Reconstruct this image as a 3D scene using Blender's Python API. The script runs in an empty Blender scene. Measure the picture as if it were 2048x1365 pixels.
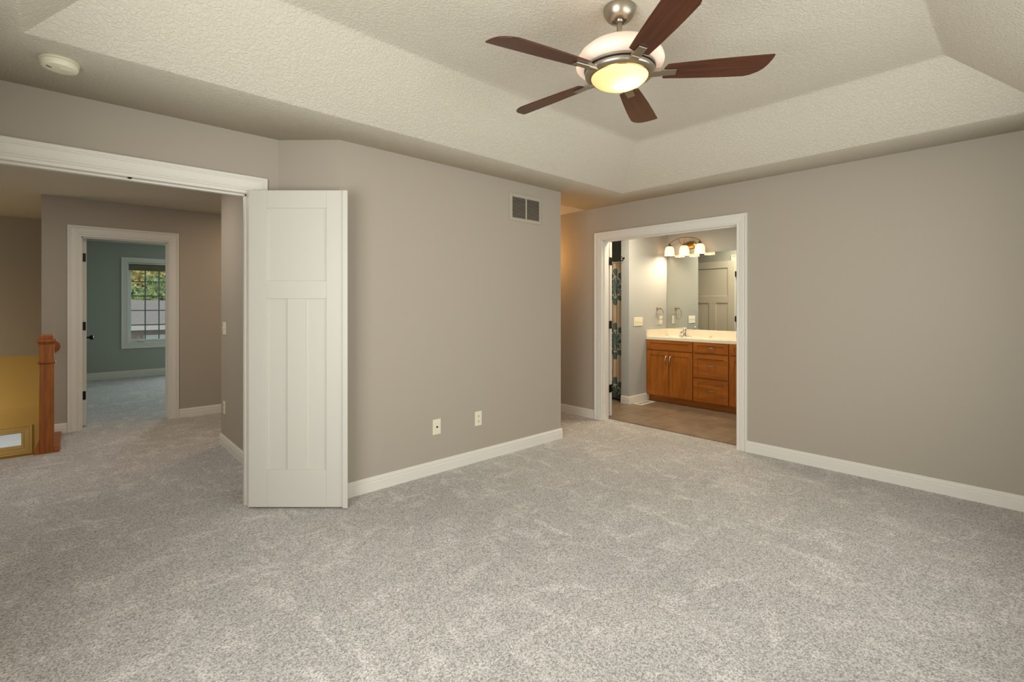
import bpy, bmesh, math, random
from mathutils import Vector, Matrix
random.seed(7)
sc = bpy.context.scene
COL = sc.collection

def lin(c):
    def f(v):
        v = v / 255.0
        return v / 12.92 if v <= 0.04045 else ((v + 0.055) / 1.055) ** 2.4
    return (f(c[0]), f(c[1]), f(c[2]), 1.0)

# ------------------------------------------------------------------ camera
F_PX, HORIZON, PHI, EYE = 965.77, 610.2, math.radians(47.44), 1.31
cd = bpy.data.cameras.new('camera')
cam = bpy.data.objects.new('camera', cd)
COL.objects.link(cam)
cd.sensor_width = 36.0
cd.lens = F_PX / 2048.0 * 36.0
cd.shift_y = -(682.5 - HORIZON) / 2048.0
cd.clip_start = 0.02
cd.clip_end = 300
cam.location = (0, 0, EYE)
cam.rotation_euler = (math.pi / 2, 0, PHI - math.pi / 2)
sc.camera = cam

# ------------------------------------------------------------------ world, exposure
w = bpy.data.worlds.new('sky')
sc.world = w
w.use_nodes = True
nt = w.node_tree
nt.nodes.clear()
wo = nt.nodes.new('ShaderNodeOutputWorld')
bg = nt.nodes.new('ShaderNodeBackground')
bg.inputs['Color'].default_value = (0.93, 0.97, 1.0, 1)
bg.inputs['Strength'].default_value = 0.9
nt.links.new(bg.outputs[0], wo.inputs[0])
sc.view_settings.view_transform = 'Standard'
sc.view_settings.look = 'None'
sc.view_settings.gamma = 1.0
sc.view_settings.use_curve_mapping = False
sc.view_settings.exposure = 0.04
sc.cycles.max_bounces = 10
sc.cycles.diffuse_bounces = 6
sc.cycles.glossy_bounces = 4
sc.cycles.transparent_max_bounces = 12
sc.cycles.sample_clamp_indirect = 4.0
sc.cycles.caustics_reflective = False
sc.cycles.caustics_refractive = False

def area(name, loc, direction, sx, sy, power, color, spread=180):
    l = bpy.data.lights.new(name, 'AREA')
    l.shape = 'RECTANGLE'
    l.size, l.size_y = sx, sy
    l.energy = power
    l.color = color
    l.spread = math.radians(spread)
    o = bpy.data.objects.new(name, l)
    COL.objects.link(o)
    o.location = loc
    o.rotation_euler = Vector(direction).to_track_quat('-Z', 'Z').to_euler()
    return o

def lamp(name, loc, power, color, radius=0.05):
    l = bpy.data.lights.new(name, 'POINT')
    l.energy = power
    l.color = color
    l.shadow_soft_size = radius
    o = bpy.data.objects.new(name, l)
    COL.objects.link(o)
    o.location = loc
    return o

DAY = (1.0, 0.965, 0.915)
# daylight standing in the bedroom windows behind the camera; the far-bedroom fill is added
area('daylight_back', (2.3, -0.60, 1.43), (0, 1, 0.0), 2.5, 1.3, 41, DAY, 150)
area('daylight_west', (-0.69, 0.90, 1.40), (1, 0, 0.15), 1.7, 1.4, 105, DAY, 175)
area('fill_far_bedroom', (2.55, 11.30, 1.40), (0, -1, 0), 0.85, 1.35, 92, (0.84, 0.95, 1.0))  # added fill, standing in an invented opening out of view
# lamps of the hall's right branch, passage and foyer, plus added fill lights
area('hall_lamp_and_fill', (0.2, 5.0, 2.41), (0, 0, -1), 0.4, 0.4, 12, (1.0, 0.92, 0.82))  # unseen fill, added to lift the hall carpet and walls
area('hall_lamp_and_fill', (2.0, 6.05, 2.41), (0, 0, -1), 0.4, 0.4, 10, (1.0, 0.70, 0.44))
lamp('passage_light', (4.15, 4.20, 1.88), 8.5, (1.0, 0.50, 0.14), 0.08)
area('bathroom_fill', (5.05, 3.0, 2.41), (0, 0, -1), 0.5, 0.5, 25, (1.0, 0.84, 0.60))  # added fill that brightens the bathroom; no fixture stands here
lamp('foyer_light', (-1.2, 7.35, 0.55), 12, (1.0, 0.80, 0.50), 0.12)

# ------------------------------------------------------------------ materials
MATS = {}
def mat(name, rgb, rough=0.6, metal=0.0, spec=0.5, bump=None, bumps=0.1, dist=0.002, var=0.0, vscale=3.0):
    m = bpy.data.materials.new(name)
    m.use_nodes = True
    t = m.node_tree
    b = t.nodes['Principled BSDF']
    c = lin(rgb)
    b.inputs['Base Color'].default_value = c
    b.inputs['Roughness'].default_value = rough
    b.inputs['Metallic'].default_value = metal
    b.inputs['Specular IOR Level'].default_value = spec
    co = t.nodes.new('ShaderNodeTexCoord')
    if var:
        n = t.nodes.new('ShaderNodeTexNoise')
        n.inputs['Scale'].default_value = vscale
        n.inputs['Detail'].default_value = 4
        r = t.nodes.new('ShaderNodeValToRGB')
        r.color_ramp.elements[0].position = 0.3
        r.color_ramp.elements[1].position = 0.7
        r.color_ramp.elements[0].color = (c[0] * (1 - var), c[1] * (1 - var), c[2] * (1 - var), 1)
        r.color_ramp.elements[1].color = (min(1, c[0] * (1 + var)), min(1, c[1] * (1 + var)), min(1, c[2] * (1 + var)), 1)
        t.links.new(co.outputs['Object'], n.inputs['Vector'])
        t.links.new(n.outputs['Fac'], r.inputs['Fac'])
        t.links.new(r.outputs['Color'], b.inputs['Base Color'])
    if bump:
        n = t.nodes.new('ShaderNodeTexNoise')
        n.inputs['Scale'].default_value = bump
        n.inputs['Detail'].default_value = 3
        bp = t.nodes.new('ShaderNodeBump')
        bp.inputs['Strength'].default_value = bumps
        bp.inputs['Distance'].default_value = dist
        t.links.new(co.outputs['Object'], n.inputs['Vector'])
        t.links.new(n.outputs['Fac'], bp.inputs['Height'])
        t.links.new(bp.outputs['Normal'], b.inputs['Normal'])
    MATS[name] = m
    return m

def wood(name, dark, light, scale=(40, 40, 2.5), rough=0.4, spec=0.4):
    m = mat(name, light, rough, 0, spec)
    t = m.node_tree
    b = t.nodes['Principled BSDF']
    co = t.nodes['Texture Coordinate']
    mp = t.nodes.new('ShaderNodeMapping')
    mp.inputs['Scale'].default_value = scale
    n = t.nodes.new('ShaderNodeTexNoise')
    n.inputs['Scale'].default_value = 1.0
    n.inputs['Detail'].default_value = 6
    n.inputs['Roughness'].default_value = 0.65
    n.inputs['Distortion'].default_value = 0.6
    r = t.nodes.new('ShaderNodeValToRGB')
    r.color_ramp.elements[0].position = 0.32
    r.color_ramp.elements[1].position = 0.68
    r.color_ramp.elements[0].color = lin(dark)
    r.color_ramp.elements[1].color = lin(light)
    t.links.new(co.outputs['Object'], mp.inputs['Vector'])
    t.links.new(mp.outputs['Vector'], n.inputs['Vector'])
    t.links.new(n.outputs['Fac'], r.inputs['Fac'])
    t.links.new(r.outputs['Color'], b.inputs['Base Color'])
    return m

WALL = mat('taupe_paint', (176, 167, 154), 0.75, spec=0.25, bump=180, bumps=0.05)
HALLWALL = WALL
SAGE = mat('sage_paint', (172, 176, 167), 0.75, spec=0.25, bump=180, bumps=0.05)
BATHWALL = mat('blue_grey_paint', (178, 181, 180), 0.7, spec=0.25, bump=180, bumps=0.05)
GOLD = mat('gold_paint', (220, 188, 116), 0.75, spec=0.2, bump=160, bumps=0.08)
GOLDTRIM = mat('foyer_trim_paint', (222, 196, 132), 0.5)
TRIM = mat('white_trim_paint', (228, 225, 217), 0.38, spec=0.45)
DOORW = mat('white_door_paint', (212, 209, 201), 0.38, spec=0.45)
IVORY = mat('ivory_plastic', (232, 228, 205), 0.35)
VENTM = mat('vent_enamel', (180, 171, 156), 0.45)
DARK = mat('dark_void', (34, 29, 24), 0.8)
BRONZE = mat('dark_bronze', (38, 32, 28), 0.38, 0.8)
NICKEL = mat('brushed_nickel', (176, 168, 154), 0.36, 1.0)
CHROME = mat('chrome', (225, 222, 215), 0.10, 1.0)
BRASSY = mat('antique_brass', (176, 140, 78), 0.28, 1.0)
CERAM = mat('cultured_marble', (230, 222, 204), 0.18, var=0.03, vscale=9)
BLADE = wood('dark_blade_wood', (54, 27, 15), (92, 48, 28), (3, 55, 55), 0.33, 0.5)
BLADEEDGE = mat('blade_edge_wood', (120, 52, 36), 0.4)
MAPLE = wood('stained_maple', (132, 72, 16), (172, 102, 30), (16, 16, 2.2), 0.38, 0.4)
MAPLEH = wood('stained_maple_cross', (132, 72, 16), (172, 102, 30), (16, 2.2, 16), 0.38, 0.4)
OAK = wood('stair_oak', (128, 66, 14), (170, 98, 28), (45, 45, 3), 0.38, 0.4)
ROOF = mat('roof_shingles', (162, 153, 146), 0.9, var=0.10, vscale=6)
BRICKM = mat('brick_wall', (168, 152, 144), 0.9, var=0.12, vscale=5)
FASCIA = mat('white_gutter', (226, 220, 210), 0.5)
LAWN = mat('grass_lawn', (96, 112, 66), 0.95, var=0.2, vscale=2)
PAVE = mat('concrete_drive', (214, 210, 204), 0.9, var=0.05, vscale=2)
LEAFA = mat('green_leaves', (186, 200, 138), 0.8, var=0.18, vscale=2.2)
LEAFB = mat('yellow_leaves', (232, 220, 156), 0.8, var=0.15, vscale=2.0)
BARK = mat('tree_bark', (96, 80, 66), 0.9, var=0.15, vscale=8)
BLIND = mat('woven_shade_cloth', (112, 112, 92), 0.85)
VINYL = mat('window_vinyl', (222, 226, 224), 0.4)
GRILLE = mat('backlit_grille', (116, 130, 136), 0.5)  # pale grille; its backlit shade is put into the colour
CURT_ROD = mat('satin_rod', (222, 208, 182), 0.35)
TUB = mat('white_tub_acrylic', (228, 224, 214), 0.2)

def ceiling_material():
    m = mat('textured_ceiling', (214, 208, 194), 0.85, spec=0.15)
    t = m.node_tree
    b = t.nodes['Principled BSDF']
    co = t.nodes['Texture Coordinate']
    n = t.nodes.new('ShaderNodeTexNoise')
    n.inputs['Scale'].default_value = 74
    n.inputs['Detail'].default_value = 2.5
    n.inputs['Distortion'].default_value = 0.8
    r = t.nodes.new('ShaderNodeValToRGB')
    r.color_ramp.elements[0].position = 0.42
    r.color_ramp.elements[1].position = 0.62
    bp = t.nodes.new('ShaderNodeBump')
    bp.inputs['Strength'].default_value = 0.55
    bp.inputs['Distance'].default_value = 0.004
    t.links.new(co.outputs['Object'], n.inputs['Vector'])
    t.links.new(n.outputs['Fac'], r.inputs['Fac'])
    t.links.new(r.outputs['Color'], bp.inputs['Height'])
    t.links.new(bp.outputs['Normal'], b.inputs['Normal'])
    return m
CEIL = ceiling_material()

def carpet_material():
    m = mat('grey_carpet', (170, 162, 153), 0.95, spec=0.1)
    t = m.node_tree
    b = t.nodes['Principled BSDF']
    b.inputs['Sheen Weight'].default_value = 0.15
    co = t.nodes['Texture Coordinate']
    N, L = t.nodes.new, t.links.new
    v = N('ShaderNodeTexVoronoi')                    # one random shade per yarn tuft
    v.inputs['Scale'].default_value = 190
    L(co.outputs['Object'], v.inputs['Vector'])
    sp = N('ShaderNodeSeparateColor')
    L(v.outputs['Color'], sp.inputs[0])
    g = N('ShaderNodeTexNoise')
    g.inputs['Scale'].default_value = 120
    g.inputs['Detail'].default_value = 3
    g.inputs['Roughness'].default_value = 0.75
    L(co.outputs['Object'], g.inputs['Vector'])
    bl = N('ShaderNodeMath'); bl.operation = 'MULTIPLY_ADD'
    bl.inputs[1].default_value = 0.55
    L(sp.outputs[0], bl.inputs[0])
    hf = N('ShaderNodeMath'); hf.operation = 'MULTIPLY'
    hf.inputs[1].default_value = 0.45
    L(g.outputs['Fac'], hf.inputs[0])
    L(hf.outputs[0], bl.inputs[2])
    r = N('ShaderNodeValToRGB')
    e = r.color_ramp.elements
    e[0].position, e[0].color = 0.18, lin((132, 128, 124))
    e[1].position, e[1].color = 0.82, lin((216, 213, 210))
    mid = e.new(0.48)
    mid.color = lin((182, 179, 176))
    L(bl.outputs[0], r.inputs['Fac'])
    # brushed pile: lighter where feet and the vacuum have turned the pile
    def streaks(scale, rot, lo, hi, seed):
        mp = N('ShaderNodeMapping')
        mp.inputs['Scale'].default_value = scale
        mp.inputs['Rotation'].default_value = (0, 0, rot)
        mp.inputs['Location'].default_value = (seed, seed * 1.7, 0)
        L(co.outputs['Object'], mp.inputs['Vector'])
        n1 = N('ShaderNodeTexNoise')
        n1.inputs['Scale'].default_value = 1.0
        n1.inputs['Detail'].default_value = 5
        n1.inputs['Roughness'].default_value = 0.62
        n1.inputs['Distortion'].default_value = 0.7
        L(mp.outputs['Vector'], n1.inputs['Vector'])
        r1 = N('ShaderNodeValToRGB')
        r1.color_ramp.elements[0].position = lo
        r1.color_ramp.elements[1].position = hi
        L(n1.outputs['Fac'], r1.inputs['Fac'])
        return r1.outputs['Color']
    s1 = streaks((7.0, 3.6, 1), 0.35, 0.535, 0.66, 3.1)
    s2 = streaks((3.4, 7.5, 1), -0.5, 0.545, 0.67, 8.4)
    smx = N('ShaderNodeMath'); smx.operation = 'MAXIMUM'
    L(s1, smx.inputs[0]); L(s2, smx.inputs[1])
    n2 = N('ShaderNodeTexNoise')
    n2.inputs['Scale'].default_value = 1.3
    n2.inputs['Detail'].default_value = 4
    L(co.outputs['Object'], n2.inputs['Vector'])
    sub = N('ShaderNodeMath'); sub.operation = 'MULTIPLY_ADD'
    sub.inputs[1].default_value = 0.34
    sub.inputs[2].default_value = 0.80
    L(n2.outputs['Fac'], sub.inputs[0])
    ad = N('ShaderNodeMath'); ad.operation = 'MULTIPLY_ADD'
    ad.inputs[1].default_value = 0.24
    L(smx.outputs[0], ad.inputs[0])
    L(sub.outputs[0], ad.inputs[2])
    mx = N('ShaderNodeVectorMath'); mx.operation = 'SCALE'
    L(r.outputs['Color'], mx.inputs[0])
    L(ad.outputs[0], mx.inputs['Scale'])
    L(mx.outputs['Vector'], b.inputs['Base Color'])
    bp = N('ShaderNodeBump')
    bp.inputs['Strength'].default_value = 0.45
    bp.inputs['Distance'].default_value = 0.005
    L(bl.outputs[0], bp.inputs['Height'])
    L(bp.outputs['Normal'], b.inputs['Normal'])
    return m
CARPET = carpet_material()

def tile_material():
    m = mat('brown_floor_tile', (150, 118, 86), 0.4, spec=0.4)
    t = m.node_tree
    b = t.nodes['Principled BSDF']
    co = t.nodes['Texture Coordinate']
    N, L = t.nodes.new, t.links.new
    br = N('ShaderNodeTexBrick')
    br.offset = 0.5
    br.inputs['Scale'].default_value = 1.0
    br.inputs['Brick Width'].default_value = 0.33
    br.inputs['Row Height'].default_value = 0.33
    br.inputs['Mortar Size'].default_value = 0.004
    br.inputs['Color1'].default_value = lin((140, 122, 102))
    br.inputs['Color2'].default_value = lin((128, 110, 92))
    br.inputs['Mortar'].default_value = lin((104, 88, 72))
    L(co.outputs['Object'], br.inputs['Vector'])
    n = N('ShaderNodeTexNoise')
    n.inputs['Scale'].default_value = 7
    n.inputs['Detail'].default_value = 6
    L(co.outputs['Object'], n.inputs['Vector'])
    mx = N('ShaderNodeMixRGB'); mx.blend_type = 'OVERLAY'
    mx.inputs['Fac'].default_value = 0.45
    L(br.outputs['Color'], mx.inputs[1])
    L(n.outputs['Fac'], mx.inputs[2])
    L(mx.outputs[0], b.inputs['Base Color'])
    return m
TILE = tile_material()

def glass_material():
    m = bpy.data.materials.new('window_glass')
    m.use_nodes = True
    t = m.node_tree
    t.nodes.clear()
    o = t.nodes.new('ShaderNodeOutputMaterial')
    a = t.nodes.new('ShaderNodeBsdfTransparent')
    a.inputs['Color'].default_value = (0.95, 0.97, 0.97, 1)
    g = t.nodes.new('ShaderNodeBsdfGlossy')
    g.inputs['Roughness'].default_value = 0.02
    x = t.nodes.new('ShaderNodeMixShader')
    x.inputs[0].default_value = 0.05
    t.links.new(a.outputs[0], x.inputs[1])
    t.links.new(g.outputs[0], x.inputs[2])
    t.links.new(x.outputs[0], o.inputs[0])
    return m
GLASS = glass_material()

def mirror_material():
    m = mat('silvered_mirror', (222, 226, 220), 0.0, 1.0)
    return m
MIRROR = mirror_material()

def lamp_glass(name, rgb, emit, strength, trans=0.6):
    m = bpy.data.materials.new(name)
    m.use_nodes = True
    t = m.node_tree
    t.nodes.clear()
    N, L = t.nodes.new, t.links.new
    o = N('ShaderNodeOutputMaterial')
    tr = N('ShaderNodeBsdfTranslucent'); tr.inputs['Color'].default_value = lin(rgb)
    df = N('ShaderNodeBsdfPrincipled')
    df.inputs['Base Color'].default_value = lin(rgb)
    df.inputs['Roughness'].default_value = 0.25
    mx = N('ShaderNodeMixShader'); mx.inputs[0].default_value = trans
    L(df.outputs[0], mx.inputs[1]); L(tr.outputs[0], mx.inputs[2])
    em = N('ShaderNodeEmission')
    em.inputs['Color'].default_value = emit
    em.inputs['Strength'].default_value = strength
    ad = N('ShaderNodeAddShader')
    L(mx.outputs[0], ad.inputs[0]); L(em.outputs[0], ad.inputs[1])
    L(ad.outputs[0], o.inputs[0])
    return m
BOWLGLASS = lamp_glass('lit_amber_glass', (250, 232, 196), (1.0, 0.60, 0.24, 1), 0.10, 0.7)
DOMEGLASS = lamp_glass('frosted_white_glass', (248, 240, 234), (1.0, 0.84, 0.76, 1), 0.08, 0.35)
SHADEGLASS = lamp_glass('lit_frosted_shade', (252, 240, 224), (1.0, 0.74, 0.48, 1), 0.30, 0.5)
BULB = lamp_glass('glowing_bulb', (255, 250, 240), (1.0, 0.86, 0.66, 1), 14.0, 0.3)

def curtain_material():
    """cream cloth with teal flowers, drawn in the cloth's own height (z) and width (y)"""
    m = mat('flowered_curtain', (222, 202, 176), 0.85, spec=0.1)
    t = m.node_tree
    b = t.nodes['Principled BSDF']
    co = t.nodes['Texture Coordinate']
    N, L = t.nodes.new, t.links.new
    sep = N('ShaderNodeSeparateXYZ')
    L(co.outputs['Object'], sep.inputs[0])
    def M(op, a, c=None, c2=None):
        n = N('ShaderNodeMath'); n.operation = op
        for i, v in enumerate((a, c, c2)):
            if v is None: continue
            if isinstance(v, (int, float)): n.inputs[i].default_value = v
            else: L(v, n.inputs[i])
        return n.outputs[0]
    y, z = sep.outputs['Y'], sep.outputs['Z']
    u = M('SUBTRACT', M('FRACT', M('MULTIPLY', M('ADD', y, 0.22), 1 / 0.36)), 0.5)
    u = M('MULTIPLY', u, 0.36)
    v = M('SUBTRACT', M('FRACT', M('MULTIPLY', M('ADD', z, 0.294), 1 / 0.74)), 0.5)
    v = M('MULTIPLY', v, 0.48)
    rr = M('SQRT', M('ADD', M('MULTIPLY', u, u), M('MULTIPLY', v, v)))
    an = M('ARCTAN2', v, u)
    pet = M('MULTIPLY_ADD', M('ABSOLUTE', M('COSINE', M('MULTIPLY', an, 4.0))), 0.040, 0.122)
    inside = M('LESS_THAN', rr, pet)
    vein = M('GREATER_THAN', M('ABSOLUTE', M('SINE', M('ADD', M('MULTIPLY', an, 5.0), M('MULTIPLY', rr, 22.0)))), 0.20)
    ring = M('GREATER_THAN', M('ABSOLUTE', M('SUBTRACT', rr, M('MULTIPLY', pet, 0.58))), 0.006)
    mask = M('MULTIPLY', M('MULTIPLY', inside, vein), ring)
    mx = N('ShaderNodeMixRGB')
    mx.inputs[1].default_value = lin((226, 206, 180))
    mx.inputs[2].default_value = lin((98, 128, 130))
    L(mask, mx.inputs[0])
    L(mx.outputs[0], b.inputs['Base Color'])
    return m
CURTAIN = curtain_material()

# ------------------------------------------------------------------ mesh helpers
ORG = {}
class MB:
    def __init__(s):
        s.v, s.f = [], []
    def add(s, vs, fs):
        n = len(s.v)
        s.v += [Vector(p) for p in vs]
        s.f += [[i + n for i in q] for q in fs]
        return s
    def box(s, x0, y0, z0, x1, y1, z1):
        x0, x1 = min(x0, x1), max(x0, x1)
        y0, y1 = min(y0, y1), max(y0, y1)
        z0, z1 = min(z0, z1), max(z0, z1)
        vs = [(x0, y0, z0), (x1, y0, z0), (x1, y1, z0), (x0, y1, z0), (x0, y0, z1), (x1, y0, z1), (x1, y1, z1), (x0, y1, z1)]
        return s.add(vs, [(0, 3, 2, 1), (4, 5, 6, 7), (0, 1, 5, 4), (1, 2, 6, 5), (2, 3, 7, 6), (3, 0, 4, 7)])
    def lathe(s, prof, c, axis=(0, 0, 1), n=32, closed=False):
        """prof: (radius, height) pairs turned round an axis through c"""
        q = Vector((0, 0, 1)).rotation_difference(Vector(axis).normalized())
        c = Vector(c)
        vs, fs = [], []
        for r, h in prof:
            for k in range(n):
                a = 2 * math.pi * k / n
                vs.append(c + q @ Vector((r * math.cos(a), r * math.sin(a), h)))
        m = len(prof)
        for i in range(m - 1 if not closed else m):
            j = (i + 1) % m
            for k in range(n):
                l = (k + 1) % n
                fs.append((i * n + k, i * n + l, j * n + l, j * n + k))
        if not closed:
            if prof[0][0] > 1e-6: fs.append(tuple(reversed(range(n))))
            if prof[-1][0] > 1e-6: fs.append(tuple((m - 1) * n + k for k in range(n)))
        return s.add(vs, fs)
    def cyl(s, p0, p1, r, n=16):
        p0, p1 = Vector(p0), Vector(p1)
        d = p1 - p0
        return s.lathe([(r, 0), (r, d.length)], p0, d, n)
    def sphere(s, c, r, n=16, sz=1.0):
        pr = [(max(1e-7, r * math.sin(math.pi * i / 10)), -r * sz * math.cos(math.pi * i / 10)) for i in range(11)]
        return s.lathe(pr, c, (0, 0, 1), n)
    def tube(s, pts, r, n=10, closed=False):
        pts = [Vector(p) for p in pts]
        m = len(pts)
        vs, fs = [], []
        nrm = None
        for i, p in enumerate(pts):
            a = pts[(i - 1) % m] if (closed or i > 0) else p
            b = pts[(i + 1) % m] if (closed or i < m - 1) else p
            d = (b - a).normalized()
            if nrm is None:
                up = Vector((0, 0, 1)) if abs(d.z) < 0.9 else Vector((1, 0, 0))
                nrm = d.cross(up).normalized()
            nrm = (nrm - d * nrm.dot(d)).normalized()
            bn = d.cross(nrm)
            for k in range(n):
                t = 2 * math.pi * k / n
                vs.append(p + (nrm * math.cos(t) + bn * math.sin(t)) * r)
        for i in range(m if closed else m - 1):
            j = (i + 1) % m
            for k in range(n):
                l = (k + 1) % n
                fs.append((i * n + k, i * n + l, j * n + l, j * n + k))
        if not closed:
            fs.append(tuple(reversed(range(n))))
            fs.append(tuple((m - 1) * n + k for k in range(n)))
        return s.add(vs, fs)
    def prism(s, poly, ax0, ax1):
        """poly: list of 3-D points; extruded by vector ax1 - ax0"""
        d = Vector(ax1) - Vector(ax0)
        n = len(poly)
        vs = [Vector(p) for p in poly] + [Vector(p) + d for p in poly]
        fs = [tuple(reversed(range(n))), tuple(range(n, 2 * n))]
        fs += [(i, (i + 1) % n, n + (i + 1) % n, n + i) for i in range(n)]
        return s.add(vs, fs)
    def xf(s, M):
        s.v = [M @ p for p in s.v]
        return s
    def build(s, name, m, parent=None, smooth=False, bevel=0.0, local=False, seg=2):
        me = bpy.data.meshes.new(name)
        org = Vector((0, 0, 0))
        if parent is not None and not local:
            org = ORG[parent.name]
        me.from_pydata([p - org for p in s.v], [], s.f)
        bm = bmesh.new(); bm.from_mesh(me)
        bmesh.ops.recalc_face_normals(bm, faces=bm.faces)
        bm.to_mesh(me); bm.free()
        me.materials.append(m)
        o = bpy.data.objects.new(name, me)
        COL.objects.link(o)
        if smooth:
            for p in me.polygons: p.use_smooth = True
            try: me.set_sharp_from_angle(angle=math.radians(40))
            except Exception: pass
        if bevel:
            b = o.modifiers.new('edge', 'BEVEL')
            b.width = bevel; b.segments = seg; b.limit_method = 'ANGLE'; b.angle_limit = math.radians(50)
        if parent is not None:
            o.parent = parent
            ORG[o.name] = org
        else:
            ORG[o.name] = Vector((0, 0, 0))
        return o

def tag(o, label, cat, group=None):
    o['label'] = label
    o['category'] = cat
    if group: o['group'] = group
    return o

def thing(name, loc, label, cat, group=None, rz=0.0):
    o = bpy.data.objects.new(name, None)
    COL.objects.link(o)
    o.location = loc
    o.rotation_euler = (0, 0, rz)
    o.empty_display_size = 0.1
    ORG[o.name] = Vector(loc)
    return tag(o, label, cat, group)

def struct(o, label=None, cat=None):
    o['kind'] = 'structure'
    if label: o['label'] = label
    if cat: o['category'] = cat
    return o

# ------------------------------------------------------------------ sizes
C = 2.418
YA, YL, XB, TB = 3.170, 3.453, 4.457, 4.579
AX0, AX1 = 1.339, 3.561
YF = 6.740
YBK = 11.10
XW, YK = -0.54, -0.45           # west and back walls of the bedroom (behind the camera)

# ------------------------------------------------------------------ floors
struct(MB().box(XW - 0.15, YK - 0.15, -0.06, TB, 3.575, 0).box(-1.75, 3.575, -0.06, AX0 + 3.4, 5.93, 0)
       .box(-0.19, 5.93, -0.06, AX0 + 3.4, 6.86, 0).box(-0.08, 6.86, -0.06, 3.4, YBK + 0.12, 0).build('floor', CARPET),
       'grey cut-pile carpet running from the bedroom into the hall', 'floor')
struct(MB().box(TB - 0.005, 1.45, -0.06, 6.47, 5.42, 0.012).build('floor_bathroom', TILE), 'brown tile floor of the bathroom', 'floor')
struct(MB().box(-1.75, 5.93, -2.78, -0.08, 8.8, -2.70).build('floor_foyer', TILE), 'foyer floor below the stair opening', 'floor')

# ------------------------------------------------------------------ walls
def wall(name, axis, p0, p1, a0, a1, z0, z1, openings, m):
    """axis 'x': wall runs along x from a0 to a1, thickness y p0..p1; openings (a, b, zb, zt)"""
    mb = MB()
    def bx(a, b, zb, zt):
        if b - a < 1e-4 or zt - zb < 1e-4: return
        if axis == 'x': mb.box(a, p0, zb, b, p1, zt)
        else: mb.box(p0, a, zb, p1, b, zt)
    cur = a0
    for a, b, zb, zt in sorted(openings):
        bx(cur, a, z0, z1)
        bx(a, b, z0, zb)
        bx(a, b, zt, z1)
        cur = b
    bx(cur, a1, z0, z1)
    return struct(mb.build(name, m))

# wall with the double door to the hall
DX0, DX1, DZ = -0.37, 0.875, 2.05
wall('wall_left', 'x', YL, 3.575, XW - 0.12, 1.063, 0, C + 0.05, [(DX0, DX1, 0, DZ)], WALL)
# wall with the return-air vent, with the chamfered corner, one solid block (closet) behind it
mb = MB()
poly = [(1.038, YL), (AX0, YA), (AX1, YA), (AX1, 5.22), (1.063, 5.22), (1.063, YL)]
mb.prism([(x, y, 0) for x, y in poly], (0, 0, 0), (0, 0, C + 0.05))
struct(mb.build('wall_center', WALL), 'taupe wall with the vent and chamfered corner', 'wall')
# right wall with the opening to the bathroom
BY0, BY1 = 1.847, 3.344
wall('wall_right', 'y', XB, TB, YK - 0.12, 5.6, 0, C + 0.05, [(BY0 - 0.019, BY1 + 0.019, 0, 2.055)], WALL)
wall('wall_passage', 'x', 5.5, 5.6, AX1 - 0.1, XB, 0, C + 0.05, [], WALL)
wall('wall_passage_side', 'y', AX1 - 0.1, AX1, 5.22, 5.5, 0, C + 0.05, [], WALL)
# walls behind the camera with their windows
wall('wall_back', 'x', YK - 0.12, YK, XW - 0.12, XB, 0, C + 0.05, [(1.0, 3.6, 0.75, 2.1)], WALL)
wall('wall_west', 'y', XW - 0.12, XW, YK - 0.12, YL, 0, C + 0.05, [(0.0, 1.8, 0.68, 2.12)], WALL)
# hall and stairwell
wall('wall_hall', 'x', YF, 6.86, -0.20, 4.8, 0, C + 0.05, [(0.078, 0.852, 0, 2.045)], HALLWALL)
wall('wall_hall_end', 'y', 4.7, 4.8, 5.6, YF, 0, C + 0.05, [], HALLWALL)
wall('wall_hall_west', 'y', -1.87, -1.75, 3.45, 8.9, -2.75, C + 0.05, [], HALLWALL)
wall('wall_stair_side', 'y', -0.20, -0.08, 6.86, YBK + 0.12, -2.75, C + 0.05, [], HALLWALL)
wall('wall_stair_below', 'x', 5.93, 6.05, -1.75, -0.2, -2.75, -0.06, [], GOLD)
wall('wall_stairwell', 'x', 8.68, 8.80, -1.75, -0.20, 0.665, C + 0.05, [], HALLWALL)
mb = MB()
mb.prism([(-1.75, 8.80, 0.665), (-1.75, 8.68, 0.665), (-1.75, 8.25, 0.075), (-1.75, 8.80, 0.075)], (0, 0, 0), (1.55, 0, 0))  # gold wall face tilted upward so it catches more light
struct(mb.build('wall_foyer_tilted', GOLD), 'gold painted wall above the foyer window, tilted to catch light', 'wall')
wall('wall_foyer', 'x', 8.25, 8.37, -1.75, -0.20, -2.75, 0.075, [(-1.30, -0.407, -0.415, -0.211)], GOLD)
# far bedroom
wall('wall_far_back', 'x', YBK, YBK + 0.12, -0.2, 3.5, 0, C + 0.05, [(0.786, 1.72, 0.60, 2.075), (2.10, 3.0, 0.68, 2.10)], SAGE)  # the right opening is invented to hold the fill light
wall('wall_far_right', 'y', 3.4, 3.52, 6.86, YBK, 0, C + 0.05, [], SAGE)
struct(MB().box(-0.08, 6.88, 0, -0.07, YBK, C).box(-0.08, 6.86, 0, 0.078, 6.87, C).box(0.852, 6.86, 0, 3.4, 6.87, C).box(0.078, 6.86, 2.045, 0.852, 6.87, C).build('wall_far_left', SAGE))
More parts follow.
